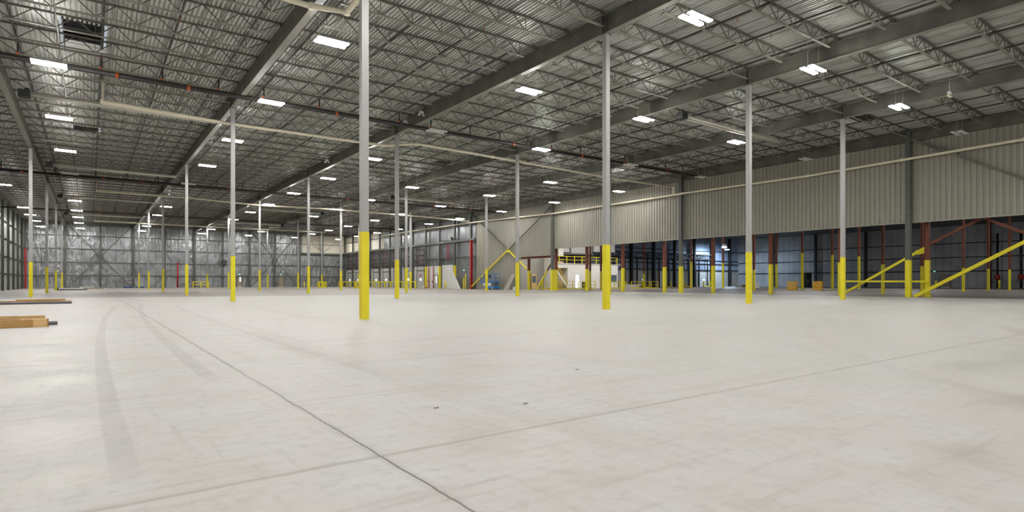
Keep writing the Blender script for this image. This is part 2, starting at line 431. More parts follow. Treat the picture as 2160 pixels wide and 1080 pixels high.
for bay in range(-1, 5):
    xa = XL if bay < 0 else gx(bay); L = (X0-XL) if bay < 0 else DU
    for k in range(-14, 54):
        y = Y0+k*SP
        if y > YB-.6: continue
        hit = any(xa+L*t > -1e9 and inview(xa+L*t, y, 10.7, 2.5) for t in (0, .25, .5, .75, 1))
        if not hit: continue
        row = int((YB-y)/SP)+1
        js = JM['left'] if bay < 0 else (JM['col'] if k % 9 == 0 else JM['full'])
        near = depth(xa+L/2, y) < 46
        lab = 'open-web roof joist %s, %s row from back' % (BAY[bay+1], ORD[row])
        nj += 1
        if near:
            e = empty('roof_joist', lab, 'joist', (xa, y, ZD), 'open-web roof joists')
            inst('top_chord', js[0], e); inst('bottom_chord', js[1], e); inst('web', js[2], e)
        else:
            tag(inst('roof_joist', js[3], None, (xa, y, ZD)), lab, 'joist', 'open-web roof joists')
print('joists', nj)

# ================================================================== SPRINKLER BRANCH LINES, BRIDGING
def branch(x, lab, y0, r=.042):
    e = empty('sprinkler_branch_pipe', lab, 'pipe', (x, 0, 10.93), 'sprinkler branch pipes')
    MB().tube([(0, y0, 0), (0, YB-.5, 0)], r, 6).build('pipe', M['blackpipe'], e)
    y = Y0-2*SP+1.0
    while y < 60:
        if inview(x, y, 10.9, .5) and depth(x, y) < 50:
            MB().tube([(0, y, 0), (0, y, -.16)], .012, 5).lathe(0, y, [(.006, -.19), (.03, -.18), (.03, -.165), (.012, -.16)], 6).build('sprinkler_head', M['orange'] if random.random() < .25 else M['darkgrey'], e)
        y += 3*SP
    return e
for bay in range(-1, 5):
    offs = (1.0, 3.2) if bay < 0 else (.95, 3.75, 6.05, 8.4)
    for q, of in enumerate(offs):
        x = (XL if bay < 0 else gx(bay))+of
        nm = ['first','second','third','fourth'][q]
        branch(x, 'black sprinkler branch pipe, %s from left, %s' % (nm, BAY[bay+1]), 20 if bay < 2 else 4)
for bay in range(0, 5):
    for q, of in enumerate((2.35, 7.2)):
        o = MB().bar((gx(bay)+of, 6 if bay > 1 else 20, ZB+.23), (gx(bay)+of, YB-.5, ZB+.23), .03, .03).build('bridging_bar', M['joist'])
        tag(o, 'thin bridging bar tying joist bottoms, %s of two, %s' % (('left','right')[q], BAY[bay+1]), 'bridging bar', 'joist bridging bars')

# ================================================================== LIGHT FIXTURES
LZ = 9.80
def fixture_proto(lit):
    hs = MB().box(-.575, .575, -.27, -.09, .025, .06).box(-.575, .575, .09, .27, .025, .06).box(-.16, .16, -.12, .12, .03, .10)
    hsm = hs.mesh('housing_'+('lit' if lit else 'unlit'), M['white'])
    ln = MB().box(-.56, .56, -.265, -.095, -.012, .025).mesh('lens_'+('lit' if lit else 'unlit'), M['lens' if lit else 'lensoff'])
    ln2 = MB().box(-.56, .56, .095, .265, -.012, .025).mesh('lens_b_'+('lit' if lit else 'unlit'), M['lens' if lit else 'lensoff'])
    wr_ = MB().tube([(-.45, 0, .05), (-.45, 0, 1.39)], .006, 4).tube([(.45, 0, .05), (.45, 0, 1.39)], .006, 4).box(-.47, .47, -.012, .012, .06, .075)
    wrm = wr_.mesh('hanger_wire', M['tube'])
    return hsm, ln, ln2, wrm
FX = {True: fixture_proto(True), False: fixture_proto(False)}
XS = [-6.3, -1.33, 7.15, 16.3, 24.15, 32.8, 41.45]
YS = [11.9, 20.95, 29.7, 39.1, 48.7, 58.9, 68.9, 78.0, 88.6, 97.6, 107.0, 117.3]
UNLIT = {(1,5),(2,5),(1,6),(2,6),(2,9),(3,9),(3,2),(4,3),(5,2),(6,0),(6,1),(6,2),(4,8),(4,9)}
FILE = ['leftmost','second','third','fourth','fifth','sixth','rightmost']
FILE = [f+' file' for f in ('first','second','third','fourth','fifth','sixth','seventh')]
for a, x in enumerate(XS):
    for b, y in enumerate([-9.5, -.5]+YS):
        b -= 2
        if a == 0 and b < 9: 
            if b % 2: continue
        lit = (a, b) not in UNLIT
        vis = inview(x, y, LZ, 1)
        row = 12-b
        lab = ('lit' if lit else 'unlit')+' white high-bay light, %s from left, %s row from back wall' % (FILE[a], WORD[row] if row < 14 else 'fourteenth')
        e = empty('high_bay_light', lab, 'ceiling light', (x, y, LZ), 'high-bay ceiling lights')
        p = FX[lit]
        inst('housing', p[0], e); inst('led_lens', p[1], e); inst('led_lens', p[2], e)
        if vis: inst('hanger_wire', p[3], e)

# ================================================================== PIPES
def sprinkler_main(y, z, lab, x0=XL+.3, x1=XR-.4, r=.11):
    e = empty('sprinkler_main_pipe', lab, 'pipe', (0, y, z), 'sprinkler main pipes')
    MB().tube([(x0, 0, 0), (x1, 0, 0)], r, 12).build('pipe', M['blackpipe'], e, True)
    for bay in range(-1, 5):
        for of in ((1.0, 3.2) if bay < 0 else (.95, 3.75, 6.05, 8.4)):
            x = (XL if bay < 0 else gx(bay))+of
            if x > x1: continue
            MB().tube([(x, 0, r*.8), (x, 0, 10.93-z)], .04, 8).build('riser', M['blackpipe'], e)
            MB().tube([(x-.02, 0, r+.03), (x-.02, 0, r+.12)], .055, 8).build('coupling', M['orange'], e)
    for x in (.9, 3.7, 10.8, 17.2, 22.8, 29.0, 33.5, 38.7, -4.6):
        MB().tube([(x, 0, 0), (x+.13, 0, 0)], r+.022, 12).build('coupling', M['orange'], e)
    for x in (2.9, 6.6, 13.5, 20.0, 26.5, 31.9, 36.0, 41.0):
        MB().tube([(x, -.01, -r-.02), (x, -.01, .42)], .01, 5).build('hanger_rod', M['tube'], e)
    return e
sprinkler_main(31.1, 10.24, 'dark sprinkler main pipe with orange couplings crossing the near roof')
sprinkler_main(62.0, 10.14, 'dark sprinkler main pipe crossing the hall halfway to back wall', r=.105)
sprinkler_main(92.5, 10.14, 'dark sprinkler main pipe crossing the far part of the hall', r=.105)
def pipe(name, pts, r, m, lab, cat='pipe', group=None, hang=True):
    e = empty(name, lab, cat, (0,0,0), group)
    MB().tube(pts, r, 12).build('pipe', M[m], e, True)
    for p in pts[1:-1]:
        MB().lathe(p[0], p[1], [(r*.9, p[2]-r*1.25), (r*1.28, p[2]-r), (r*1.28, p[2]+r), (r*.9, p[2]+r*1.25)], 12).build('elbow', M[m], e, True)
    return e
pipe('drain_pipe', [(.5,34.6,11.15),(.5,34.6,9.86),(6.3,34.6,9.70),(15.1,34.5,9.74),(17.5,34.6,10.2),(23.6,34.6,10.1),(36.4,34.6,9.84),(44.0,34.6,9.90),(44.0,34.6,9.20)], .088, 'pvc',
     'cream plastic drain pipe dropping at left then crossing the near hall', group='cream drain pipes')
pipe('drain_pipe', [(.55,70,11.15),(.55,70,10.04),(8.5,70,10.0),(15.5,70,9.78),(23.8,70,9.94),(34.6,70,9.86),(43.6,70,9.72),(43.6,70,9.45)], .088, 'pvc',
     'cream plastic drain pipe crossing the hall halfway to the back', group='cream drain pipes')
pipe('drain_pipe', [(.57,107.5,11.1),(.57,107.5,10.3),(13.2,107.5,10.25),(31.4,107.5,10.3),(35.5,107.5,10.3)], .088, 'pvc',
     'cream plastic drain pipe closest to the silver back wall', group='cream drain pipes')
pipe('drain_pipe', [(43.95,2,9.5),(43.95,9.5,9.34),(43.95,15.8,9.2),(43.95,22.1,9.06),(43.95,33.6,9.15),(43.95,37.1,9.12),(43.95,51.5,9.07),(43.95,67.7,9.47),(43.95,86.5,9.62),(43.95,102,9.6)], .088, 'pvc',
     'long cream drain pipe running along the ribbed right wall', group='cream drain pipes')
pipe('drain_pipe', [(6.9,14.5,10.2),(7.0,19.0,10.15),(5.9,19.3,10.15),(3.0,19.3,10.2)], .09, 'pvc', 'short cream pipe elbow under the girder at the top edge', group='cream drain pipes')

# radiant heater tubes
def heater(x0, x1, y, z, box_left, lab):
    e = empty('radiant_tube_heater', lab, 'heater', (0, y, z), 'radiant tube heaters')
    MB().tube([(x0, -.14, 0), (x1, -.14, 0)], .05, 10).tube([(x0, .14, 0), (x1, .14, 0)], .05, 10).build('tube', M['tube'], e, True)
    MB().quad((x0,-.30,.02),(x0,-.12,.14),(x1,-.12,.14),(x1,-.30,.02)).quad((x0,-.12,.14),(x0,.12,.14),(x1,.12,.14),(x1,-.12,.14)).quad((x0,.12,.14),(x0,.30,.02),(x1,.30,.02),(x1,.12,.14)).build('reflector', M['tube'], e)
    xb = x0-.45 if box_left else x1
    MB().box(xb, xb+.45, -.24, .24, -.14, .2).lathe(xb+.32, 0, [(.1,.2),(.1,.3),(.06,.33)], 8).build('burner_box', M['black'], e)
    for t in (.1, .5, .9):
        x = x0+(x1-x0)*t; MB().tube([(x, 0, .14), (x, 0, ZD-z)], .006, 4).build('hanger_chain', M['tube'], e)
heater(-2.3, 5.7, 35.9, 9.98, True, 'silver tube heater with black burner box at left, nearest the viewer')
heater(-2.3, 5.9, 56.6, 9.98, True, 'silver tube heater with black burner box, second up the left bay')
heater(-2.3, 5.9, 76.3, 9.98, True, 'silver tube heater under far left bay, third up the hall')
heater(-2.3, 5.9, 95.5, 9.98, True, 'silver tube heater nearest the back wall in the left bay')
heater(26.1, 35.6, 19.8, 9.98, True, 'silver tube heater with black box in the right foreground bays')
heater(16.2, 24.4, 76.0, 9.98, False, 'silver tube heater with box at right end, central far bay')
heater(16.2, 24.4, 95.5, 9.98, False, 'silver tube heater in the central bay closest to back wall')
heater(26.1, 33.6, 57.0, 9.98, True, 'silver tube heater with black box, centre right, beyond the sprinkler main')

# roof hatches (open curbs above the deck)
for n, (x0, x1, y0, y1) in enumerate(HATCH):
    lab = ['open roof hatch with pale inner face above the upper left lights', 'roof hatch over the left bay, second from the viewer',
           'far roof hatch over the left bay nearest the back wall', 'steel-framed roof opening high above the right side bays', 'roof hatch over the centre bay past the sprinkler main'][n]
    e = empty('roof_hatch', lab, 'roof hatch', (0,0,ZD), 'roof hatches'); h = .62
    MB().box(x0-.04, x1+.04, y1, y1+.05, 0, h).build('far_curb', M['white'], e)
    MB().box(x0-.04, x1+.04, y0-.05, y0, 0, h).box(x0-.05, x0, y0, y1, 0, h).box(x1, x1+.05, y0, y1, 0, h).build('side_curb', M['foildark'], e)
    yp = y0+(y1-y0)*.66; MB().box(x0, x1, yp, y1, .01, .04).build('deflector_panel', M['white'], e)
    MB().box(x0-.05, x1+.05, y0-.05, y1+.05, h, h+.04).build('lid', M['foildark'], e)
    fr = MB()
    for t in range(1, 4): 
        yy = y0+(y1-y0)*t/4; fr.bar((x0, yy, .03), (x1, yy, .03), .05, .05)
    fr.build('frame_angle', M['joist'], e)

# ================================================================== BACK WALL STEEL
def hcol(name, x, y, lab, face='y', top=11.1, m='wallsteel', w_=.3, group='wind columns on the walls', ysl=None, base=None):
    e = empty(name, lab, 'column', (x, y, 0), group)
    mb = MB(); t = .02
    z0 = ysl if ysl else 0
    def H(mb, z0, z1, g=0):
        if face == 'y':
            mb.box(-w_/2-g, w_/2+g, -w_/2-g, -w_/2+t, z0, z1).box(-w_/2-g, w_/2+g, w_/2-t, w_/2, z0, z1).box(-t/2, t/2, -w_/2, w_/2, z0, z1)
        else:
            mb.box(-w_/2-g, -w_/2+t, -w_/2-g, w_/2+g, z0, z1).box(w_/2-t, w_/2, -w_/2-g, w_/2+g, z0, z1).box(-w_/2, w_/2, -t/2, t/2, z0, z1)
        return mb
    H(MB(), z0, top).build('post', M[m], e)
    if ysl: H(MB(), 0, ysl, .004).build('painted_base', M[base or 'yellow'], e)
    return e
yc = 121.55
bx = [0, .5, 1, 1.5, 2, 2.5, 3, 3.5, 4, 4.5]
for k, i in enumerate(bx):
    hcol('wind_column', gx(i), yc, 'dark wind column on the silver back wall, %s from left' % WORD[k+1], w_=.34 if i == int(i) else .26)
def girt(axis, a0, a1, c, z, lab, s=.16, m='wallsteel'):
    mb = MB()
    if axis == 0: mb.box(a0, a1, c-.1, c+.1, z-.01, z+.01).box(a0, a1, c-.1, c-.09, z-s/2, z).box(a0, a1, c+.09, c+.1, z, z+s/2)
    else: mb.box(c-.1, c+.1, a0, a1, z-.01, z+.01).box(c-.1, c-.09, a0, a1, z-s/2, z).box(c+.09, c+.1, a0, a1, z, z+s/2)
    return tag(mb.build('wall_girt', M[m]), lab, 'girt', 'horizontal wall girts')
for k, z in enumerate((2.12, 4.36, 6.65, 8.88)):
    girt(0, XL+.05, 44.3, YB-.12, z, 'dark horizontal girt on the silver back wall, %s from floor' % WORD[k+1])
tag(MB().box(34.9, 44.3, YB-.45, YB-.15, 6.75, 7.1).build('wall_beam', M['wallsteel']), 'deep grey beam under the cream panels on back wall', 'beam')
tag(MB().box(XL+.1, 44.3, YB-.7, YB-.55, 10.75, 11.15).build('eave_beam', M['darkgrey']), 'dark eave beam along the top of the back wall', 'beam')
for k, z in enumerate((2.12, 4.36, 6.65, 8.88)):
    girt(1, 5, YB-.3, XL+.12, z, 'dark horizontal girt on the left side wall, %s from floor' % WORD[k+1])
k = 0
for q in range(0, 19):
    y = 117.4-q*DV/3
    if y > YB-1: continue
    k += 1
    hcol('wind_column', XL+.42, y, 'dark steel post on the left side wall, %s from the back corner' % ORD[k], face='x', w_=.28)
hcol('wind_column', XL+.55, YB-.6, 'red-painted corner post where left wall meets back wall', w_=.24, ysl=6.5, base='red')
# X bracing on the back wall
def xbrace(p0, p1, p2, p3, mid, lab, m='wallsteel', w_=.14, plate=.42, axis='y'):
    e = empty('cross_brace', lab, 'brace', (0,0,0), 'cross braces')
    for p in (p0, p1, p2, p3): MB().bar(p, mid, w_, w_, (0,0,1)).build('brace_arm', M[m], e)
    x, y, z = mid
    if axis == 'y': MB().box(x-plate, x+plate, y-.02, y+.02, z-plate, z+plate).build('gusset_plate', M[m], e)
    else: MB().box(x-.02, x+.02, y-plate, y+plate, z-plate, z+plate).build('gusset_plate', M[m], e)
    return e
yb = yc-.25
xbrace((gx(0)+.2,yb,10.9),(gx(1)-.2,yb,10.9),(gx(0)+.3,yb,.15),(gx(1)-.3,yb,.15),(gx(.5),yb,5.35),'large dark X brace on the left part of the silver back wall')
xbrace((gx(3)+.2,yb,10.9),(gx(4)-.2,yb,10.9),(gx(3)+.3,yb,.15),(gx(4)-.3,yb,.15),(gx(3.5),yb,5.35),'large dark X brace on the right part of the silver back wall')
xbrace((gx(4)+.6,yb,10.9),(gx(5)-.5,yb,10.9),(gx(4)+2.6,yb,8.6),(gx(5)-2.6,yb,8.6),(gx(4.5),yb,7.3),'thin brace before the cream panels in the back right corner', 'gflange', .07, .15)

# doors, exit signs etc on back wall
def pdoor(n, x0, x1, y, z1, m, face=-1, lite=True, axis=0, liteh=(1.1, 1.95), frame='wallsteel'):
    """personnel door, set against a wall; axis 0: wall at const y; axis 1: wall at const x"""
    def bxx(mb, a0, a1, d0, d1, z0, z1):
        if axis == 0: return mb.box(a0, a1, min(y+face*d0, y+face*d1), max(y+face*d0, y+face*d1), z0, z1)
        return mb.box(min(y+face*d0, y+face*d1), max(y+face*d0, y+face*d1), a0, a1, z0, z1)
    o = bxx(MB(), x0+.06, x1-.06, .02, .08, .01, z1-.06).build('door_%d' % n, M[m]); o['kind'] = 'structure'
    fr = MB(); bxx(fr, x0, x0+.06, .0, .1, 0, z1); bxx(fr, x1-.06, x1, 0, .1, 0, z1); bxx(fr, x0, x1, 0, .1, z1-.06, z1); fr.build('door_frame', M[frame], o)
    if lite: bxx(MB(), x0+.5*(x1-x0)-.02, x0+.5*(x1-x0)+.2, .08, .085, *liteh).build('door_pane', M['sky'], o)
    bxx(MB(), x0+.1, x0+.22, .08, .15, .98, 1.03).build('door_handle', M['tube'], o)
    bxx(MB(), x0+.08, x1-.08, .08, .085, .02, .17).build('kick_plate', M['tube'], o)
    return o
pdoor(1, 23.05, 24.05, YB-.05, 2.12, 'tan'); pdoor(2, 30.75, 31.75, YB-.05, 2.14, 'tan', lite=False)
def exit_sign(x, y, z, axis, lab, sx=1):
    e = empty('exit_sign', lab, 'exit sign', (x, y, z), None, 0 if axis == 0 else math.pi/2*(-1 if sx < 0 else 1))
    MB().box(-.17, .17, -.03, .03, -.1, .1).build('housing', M['signwhite'], e)
    MB().box(-.15, .15, -.035, -.03, -.08, .08).build('green_panel', M['exitg'], e)
    fig = MB().bar((-.05,-.04,.0),(.02,-.04,.03),.03,.03).bar((-.02,-.04,.0),(-.06,-.04,-.06),.02,.02).bar((-.02,-.04,0),(.03,-.04,-.06),.02,.02).box(-.005,.03,-.042,-.036,.04,.07).box(.06,.12,-.042,-.036,-.07,.06)
    fig.build('running_figure', M['signwhite'], e)
exit_sign(23.5, YB-.1, 2.52, 0, 'green exit sign above the left tan door on back wall')
exit_sign(31.2, YB-.1, 2.53, 0, 'green exit sign above the right tan door on back wall')
def extinguisher(x, y, lab):
    e = empty('fire_extinguisher', lab, 'fire extinguisher', (x, y, 0))
    MB().lathe(0, 0, [(.09, .35), (.1, .37), (.1, .8), (.05, .88), (.03, .9)], 10).build('cylinder', M['red'], e, True)
    MB().box(-.03, .03, -.05, .05, .9, .98).bar((.02, 0, .92), (.14, 0, .6), .02, .02).build('valve', M['black'], e)
    MB().box(-.06, .06, .1, .14, .3, .9).build('wall_bracket', M['red'], e)
extinguisher(22.7, YB-.3, 'red fire extinguisher left of the left tan door'); extinguisher(30.35, YB-.3, 'red fire extinguisher left of the right tan door')
# wall fan
e = empty('wall_fan', 'black fan mounted on a back wall post left of centre', 'fan', (20.6, 121.1, 4.8))
MB().lathe(0, 0, [(.48, -.12), (.5, 0), (.48, .12)], 20).build('shroud', M['black'], e).rotation_euler = (math.pi/2, 0, 0)
fb = MB(); 
for t in range(4):
    a = t*math.pi/2; fb.bar((0,-.16,0), (.4*math.cos(a), -.16, .4*math.sin(a)), .14, .02, (0,1,0))
fb.build('blade', M['darkgrey'], e); MB().box(-.08,.08,.0,.35,-.8,-.4).bar((0,.1,-.4),(0,.25,-.7),.06).build('mount', M['black'], e)
tag(MB().box(37.0-4.1,37.3-4.1,YB-.25,YB-.02,3.8,4.0).build('wall_light', M['signwhite']), 'small white wall pack light right of the right tan door', 'wall light')

# yellow handrails
def rail(name, pts, lab, h=1.07, mid=True, post=1.5, r=.03, m='yellow', group='yellow safety railings', kick=False, z=0):
    e = empty(name, lab, 'railing', (0,0,z), group); P = [Vector((*p, 0)) for p in pts]
    top = MB(); 
    for a, b in zip(P, P[1:]):
        top.bar(a+Vector((0,0,h)), b+Vector((0,0,h)), r*2, r*2)
    top.build('top_rail', M[m], e)
    if mid:
        mm = MB()
        for a, b in zip(P, P[1:]): mm.bar(a+Vector((0,0,h*.52)), b+Vector((0,0,h*.52)), r*1.7, r*1.7)
        mm.build('middle_rail', M[m], e)
    if kick:
        mm = MB()
        for a, b in zip(P, P[1:]): mm.bar(a+Vector((0,0,.09)), b+Vector((0,0,.09)), .02, .15)
        mm.build('kick_board', M[m], e)
    for a, b in zip(P, P[1:]):
        n = max(1, int(round((b-a).length/post)))
        for k in range(n+(1 if b is P[-1] else 0)):
            p = a+(b-a)*(k/n); MB().box(p.x-r*1.3, p.x+r*1.3, p.y-r*1.3, p.y+r*1.3, 0, h+r).build('post', M[m], e)
    return e
rail('guard_railing', [(15.2, 119.6), (17.7, 119.6)], 'small yellow guard railing before back wall, left of the wall fan', r=.06, post=1.2)
tag(MB().box(16.0, 20.0, 120.4, 120.9, 0, .16).build('pallet_stack', M['tan']), 'low brown board stack on floor behind the small yellow railing', 'board stack')
tag(MB().box(4.6, 6.0, 119.5, 120.4, 0, .22).box(4.7,5.9,119.6,120.3,.22,.25).build('blue_tarp_bundle', M['dkblue']), 'dark blue bundle on floor left of second back wall post', 'bundle')
tag(MB().box(6.4, 7.7, 119.5, 120.3, 0, .2).box(6.5,7.6,119.6,120.2,.2,.23).build('blue_tarp_bundle', M['dkblue']), 'dark blue bundle on floor right of second back wall post', 'bundle')
# hose reels / coil behind red standpipe
tag(MB().tube([(12.9,121.2,0),(12.9,121.2,4.6)], .13, 10).build('standpipe', M['red'], None, True), 'red standpipe rising before the back wall left of centre', 'standpipe')
mb = MB(); mb.tube([(13.9+.65*math.cos(t/12*math.pi), 120.9, .05+.62*math.sin(t/12*math.pi)) for t in range(13)], .09, 8)
tag(mb.build('hose_coil', M['darkgrey'], None, True), 'dark half-round hose coil on floor beside the red standpipe', 'hose')

# ================================================================== DOCK WALL
XW = XR+.05
struct('wall_lower', MB().box(XW-.02, XW+.2, 79.3, YB, 0, 3.55), M['white'])
dcol = [70.2+4.62*k for k in range(12)]
for k, y in enumerate(dcol):
    if y > YB-1: continue
    if k == 0: hcol('wind_column', 44.1, y, 'column painted red for most of its height, between dock wall and ribbed wall', face='x', w_=.32, ysl=7.0, base='red')
    elif k < 4: hcol('wind_column', 44.1, y, 'grey dock wall post with yellow base, %s past the red post' % WORD[k], face='x', w_=.26, ysl=3.5)
    else: hcol('wind_column', 44.1, y, 'plain dark dock wall post, %s past the red post' % WORD[k], face='x', w_=.26)
tag(MB().box(43.95, 44.2, 69.3, YB-.6, 6.95, 7.25).build('wall_beam', M['wallsteel']), 'horizontal steel beam along the dock wall above the door tracks', 'beam')
girt(1, 69.3, YB-.6, 44.25, 9.3, 'upper dark girt along the dock wall'); girt(1, 69.3, YB-.6, 44.25, 4.7, 'lower dark girt along the dock wall above doors')
dd = [(dcol[k]+dcol[k+1])/2 for k in range(3, 11)]
for k, yc_ in enumerate(dd):
    o = MB().box(XW-.10, XW-.03, yc_-1.25, yc_+1.25, 0.02, 2.8); o = o.build('door_%d' % (3+k), M['greydoor']); o['kind'] = 'structure'
    g = MB()
    for q in range(1, 5): g.box(XW-.108, XW-.10, yc_-1.25, yc_+1.25, .56*q-.012, .56*q+.012)
    g.build('door_seam', M['darkgrey'], o)
    MB().box(XW-.112, XW-.10, yc_-.28, yc_+.28, 1.25, 1.62).build('door_pane', M['sky'], o)
    MB().box(XW-.16, XW-.06, yc_-1.38, yc_-1.28, 0, 3.0).box(XW-.16, XW-.06, yc_+1.28, yc_+1.38, 0, 3.0).box(XW-.16,XW-.06,yc_-1.38,yc_+1.38,2.86,3.0).build('door_frame', M['wallsteel'], o)
    tr = empty('door_lift_track', 'vertical lift tracks and red springs above %s dock door from red post' % WORD[k+1], 'door track', (0,0,0), 'dock door lift tracks')
    for q_ in (-1.36, 1.28): MB().box(XW-.2, XW-.12, yc_+q_, yc_+q_+.08, 3.0, 6.6).build('track', M['darkgrey'], tr)
    MB().tube([(XW-.25, yc_-1.4, 5.4), (XW-.25, yc_+1.4, 5.4)], .07, 8).box(XW-.3,XW-.15,yc_-1.5,yc_+1.5,3.75,3.95).box(XW-.3,XW-.15,yc_-1.5,yc_+1.5,6.3,6.4).build('torsion_shaft', M['black'], tr)
    for s_ in (-.95, -.0, .95): MB().bar((XW-.2, yc_+s_, 3.9), (XW-.2, yc_+s_, 6.9), .028, .028).build('spring', M['red'], tr)
# red 'stop' sign board on one door
sg = empty('door_sign', 'small red and white notice on the nearest plain dock door', 'sign', (XW-.14, dd[0], 2.05))
MB().box(-.01, .0, -.5, .5, -.02, .2).build('sign_board', M['red'], sg); MB().box(-.014, -.01, -.35, .35, .07, .11).build('sign_text_band', M['signwhite'], sg)
# wide white overhead door, man door
o = MB().box(XW-.1, XW, 75.6, 79.1, .02, 3.62).build('door_11', M['white']); o['kind'] = 'structure'
g = MB()
for q in range(1, 6): g.box(XW-.106, XW-.1, 75.6, 79.1, .6*q-.01, .6*q+.01)
g.build('door_seam', M['greydoor'], o)
g = MB()
for q in range(6):
    for yy in (76.3, 77.35, 78.4): g.box(XW-.12, XW-.1, yy-.06, yy+.06, .6*q+.27, .6*q+.36)
g.build('hinge', M['darkgrey'], o)
MB().box(XW-.2, XW-.08, 75.45, 75.6, 0, 6.9).box(XW-.2, XW-.08, 79.1, 79.25, 0, 6.9).build('door_frame', M['wallsteel'], o)
tr = empty('door_lift_track', 'lift tracks, red springs and operator above the wide white door', 'door track', (0,0,0), 'dock door lift tracks')
MB().bar((XW-.25, 75.4, 7.2), (XW-.25, 79.3, 7.45), .12).bar((XW-.3, 75.2, 7.0), (XW-.3, 75.9, 7.7), .3).build('operator', M['black'], tr)
for yy in (76.9, 77.4): MB().bar((XW-.2, yy, 4.2), (XW-.2, yy, 7.2), .09).build('spring', M['red'], tr)
pdoor(12, 80.3, 81.5, XW-.02, 2.15, 'greydoor', axis=1, lite=True, liteh=(.9, 2.0))
exit_sign(XW-.1, 80.9, 2.75, 1, 'green exit sign above the grey door in white dock wall', -1)
exit_sign(XW-.1, 72.6, 2.75, 1, 'green exit sign on the grey wall beside the red column', -1)
for yy, lab in ((83.4, 'red fire pipe on white dock wall beside nearest dock door'), (81.9, 'red fire pipe with valve beside the grey personnel door')):
    tag(MB().tube([(XW-.15, yy, 0), (XW-.15, yy, 3.5)], .07, 8).tube([(XW-.15,yy,1.1),(XW-.42,yy,1.1)], .08, 8).build('fire_pipe', M['red'], None, True), lab, 'pipe')
tag(MB().quad((43.5,74.3,2.5),(43.4,74.3,0),(43.4,72.0,0)).quad((43.55,74.3,2.5),(43.46,72.0,0),(43.46,74.3,0)).quad((43.5,74.3,2.5),(43.55,74.3,2.5),(43.46,74.3,0),(43.4,74.3,0)).quad((43.5,74.3,2.5),(43.4,72.0,0),(43.46,72.0,0),(43.55,74.3,2.5)).build('white_sheet', M['white']), 'white triangular sheet leaning beside the wide white door', 'sheet')
tag(MB().box(43.2,43.6,83.0,83.5,0,.4).build('utility_box', M['white']), 'small white box on floor beside the red fire pipe', 'box')
tag(MB().box(43.0,43.5,81.9,82.7,0,.25).box(43.1,43.4,82.1,82.5,.25,.4).build('carton', M['card']), 'brown carton on floor near the red fire pipes', 'carton')
rail('guard_railing', [(42.4, 84.4), (42.4, 88.0)], 'thick yellow guard railing before the nearest plain dock door', mid=False, post=1.8, r=.08)
rail('guard_railing', [(42.4, 89.2), (42.4, 103.5)], 'long thick yellow guard railing before the middle dock doors', mid=False, post=2.3, r=.08)
rail('guard_railing', [(42.4, 104.2), (42.4, 119.8)], 'long thick yellow guard railing at the back right corner', mid=False, post=2.3, r=.08)
# yellow rack guard around columns
def colguard(x, y, lab):
    e = empty('column_guard', lab, 'column guard', (x, y, 0), 'yellow column guards')
    for sx in (-.62, .62): MB().box(sx-.09, sx+.09, -.45, -.27, 0, 1.1).box(sx-.09, sx+.09, .27, .45, 0, 1.1).build('guard_post', M['yellow'], e)
    MB().box(-.7, .7, -.46, -.3, .0, .22).box(-.7, .7, -.46, -.3, .9, 1.12).box(-.18, .18, -.46, -.3, .2, .9).build('front_panel', M['yellow'], e)
    MB().box(-.7, .7, .3, .46, .0, .22).box(-.7, .7, .3, .46, .9, 1.12).build('rear_panel', M['yellow'], e)
colguard(gx(4), gy(5), 'yellow box guard around column before the bluish back wall'); colguard(gx(4), gy(4), 'yellow box guard around column partly hidden behind foreground column')
e = empty('column_guard', 'tall yellow ladder-like guard beside the red column', 'column guard', (43.6, 71.2, 0), 'yellow column guards')
MB().box(-.05,.05,-.35,-.22,0,2.2).box(-.05,.05,.22,.35,0,1.6).build('guard_post', M['yellow'], e)
g = MB()
for q in range(6): g.box(-.04,.04,-.3,.3,.15+.27*q,.21+.27*q)
g.build('rung', M['yellow'], e)
for x, y, lab in ((33.8,115.0,'short yellow bollard by the back wall left of box guard'),(39.5,119.5,'short yellow bollard in the far right corner'),(42.6,74.9,'short yellow bollard beside the wide white door')):
    tag(MB().lathe(x, y, [(.1,0),(.1,1.05),(.06,1.15)], 10).build('bollard', M['yellow'], None, True), lab, 'bollard')

# ================================================================== RIBBED WALL BRACES, BROWN COLUMNS, OPENING
e = empty('cross_brace', 'X brace on ribbed wall with yellow lower arms above the blue lift', 'brace', (0,0,0), 'cross braces')
xb = 44.12; mid = (xb, 61.2, 5.2)
MB().bar((xb,70.0,10.6),mid,.15).bar((xb,51.9,10.3),mid,.15).build('brace_arm', M['darkgrey'], e)
MB().bar((xb,70.6,.1),(xb,61.2,5.2),.16).build('brace_arm', M['yellow'], e)
MB().bar((xb,61.2,5.2),(xb,57.2,2.7),.14).build('brace_arm', M['yellow'], e)
MB().box(xb-.02,xb+.02,60.9,61.5,4.9,5.45).build('gusset_plate', M['yellow'], e)
o = MB().bar((44.15,16.1,11.0),(44.15,-2.0,-.3+.4),.16).build('diagonal_brace', M['darkgrey']); tag(o, 'dark diagonal brace crossing the ribbed wall at far right', 'brace', 'cross braces')
o = MB().bar((44.15,15.1,.06),(44.15,-2.0,10.2),.2).build('diagonal_brace', M['yellow']); tag(o, 'long yellow diagonal brace rising to the right edge', 'brace', 'cross braces')
bxm = 45.25
bc = col_meshes(.26, 2.47, 'brown', 'brown', RZ)
by = [14.75, 20.3, 25.75, 31.2, 36.65, 42.1, 47.55, 58.2]
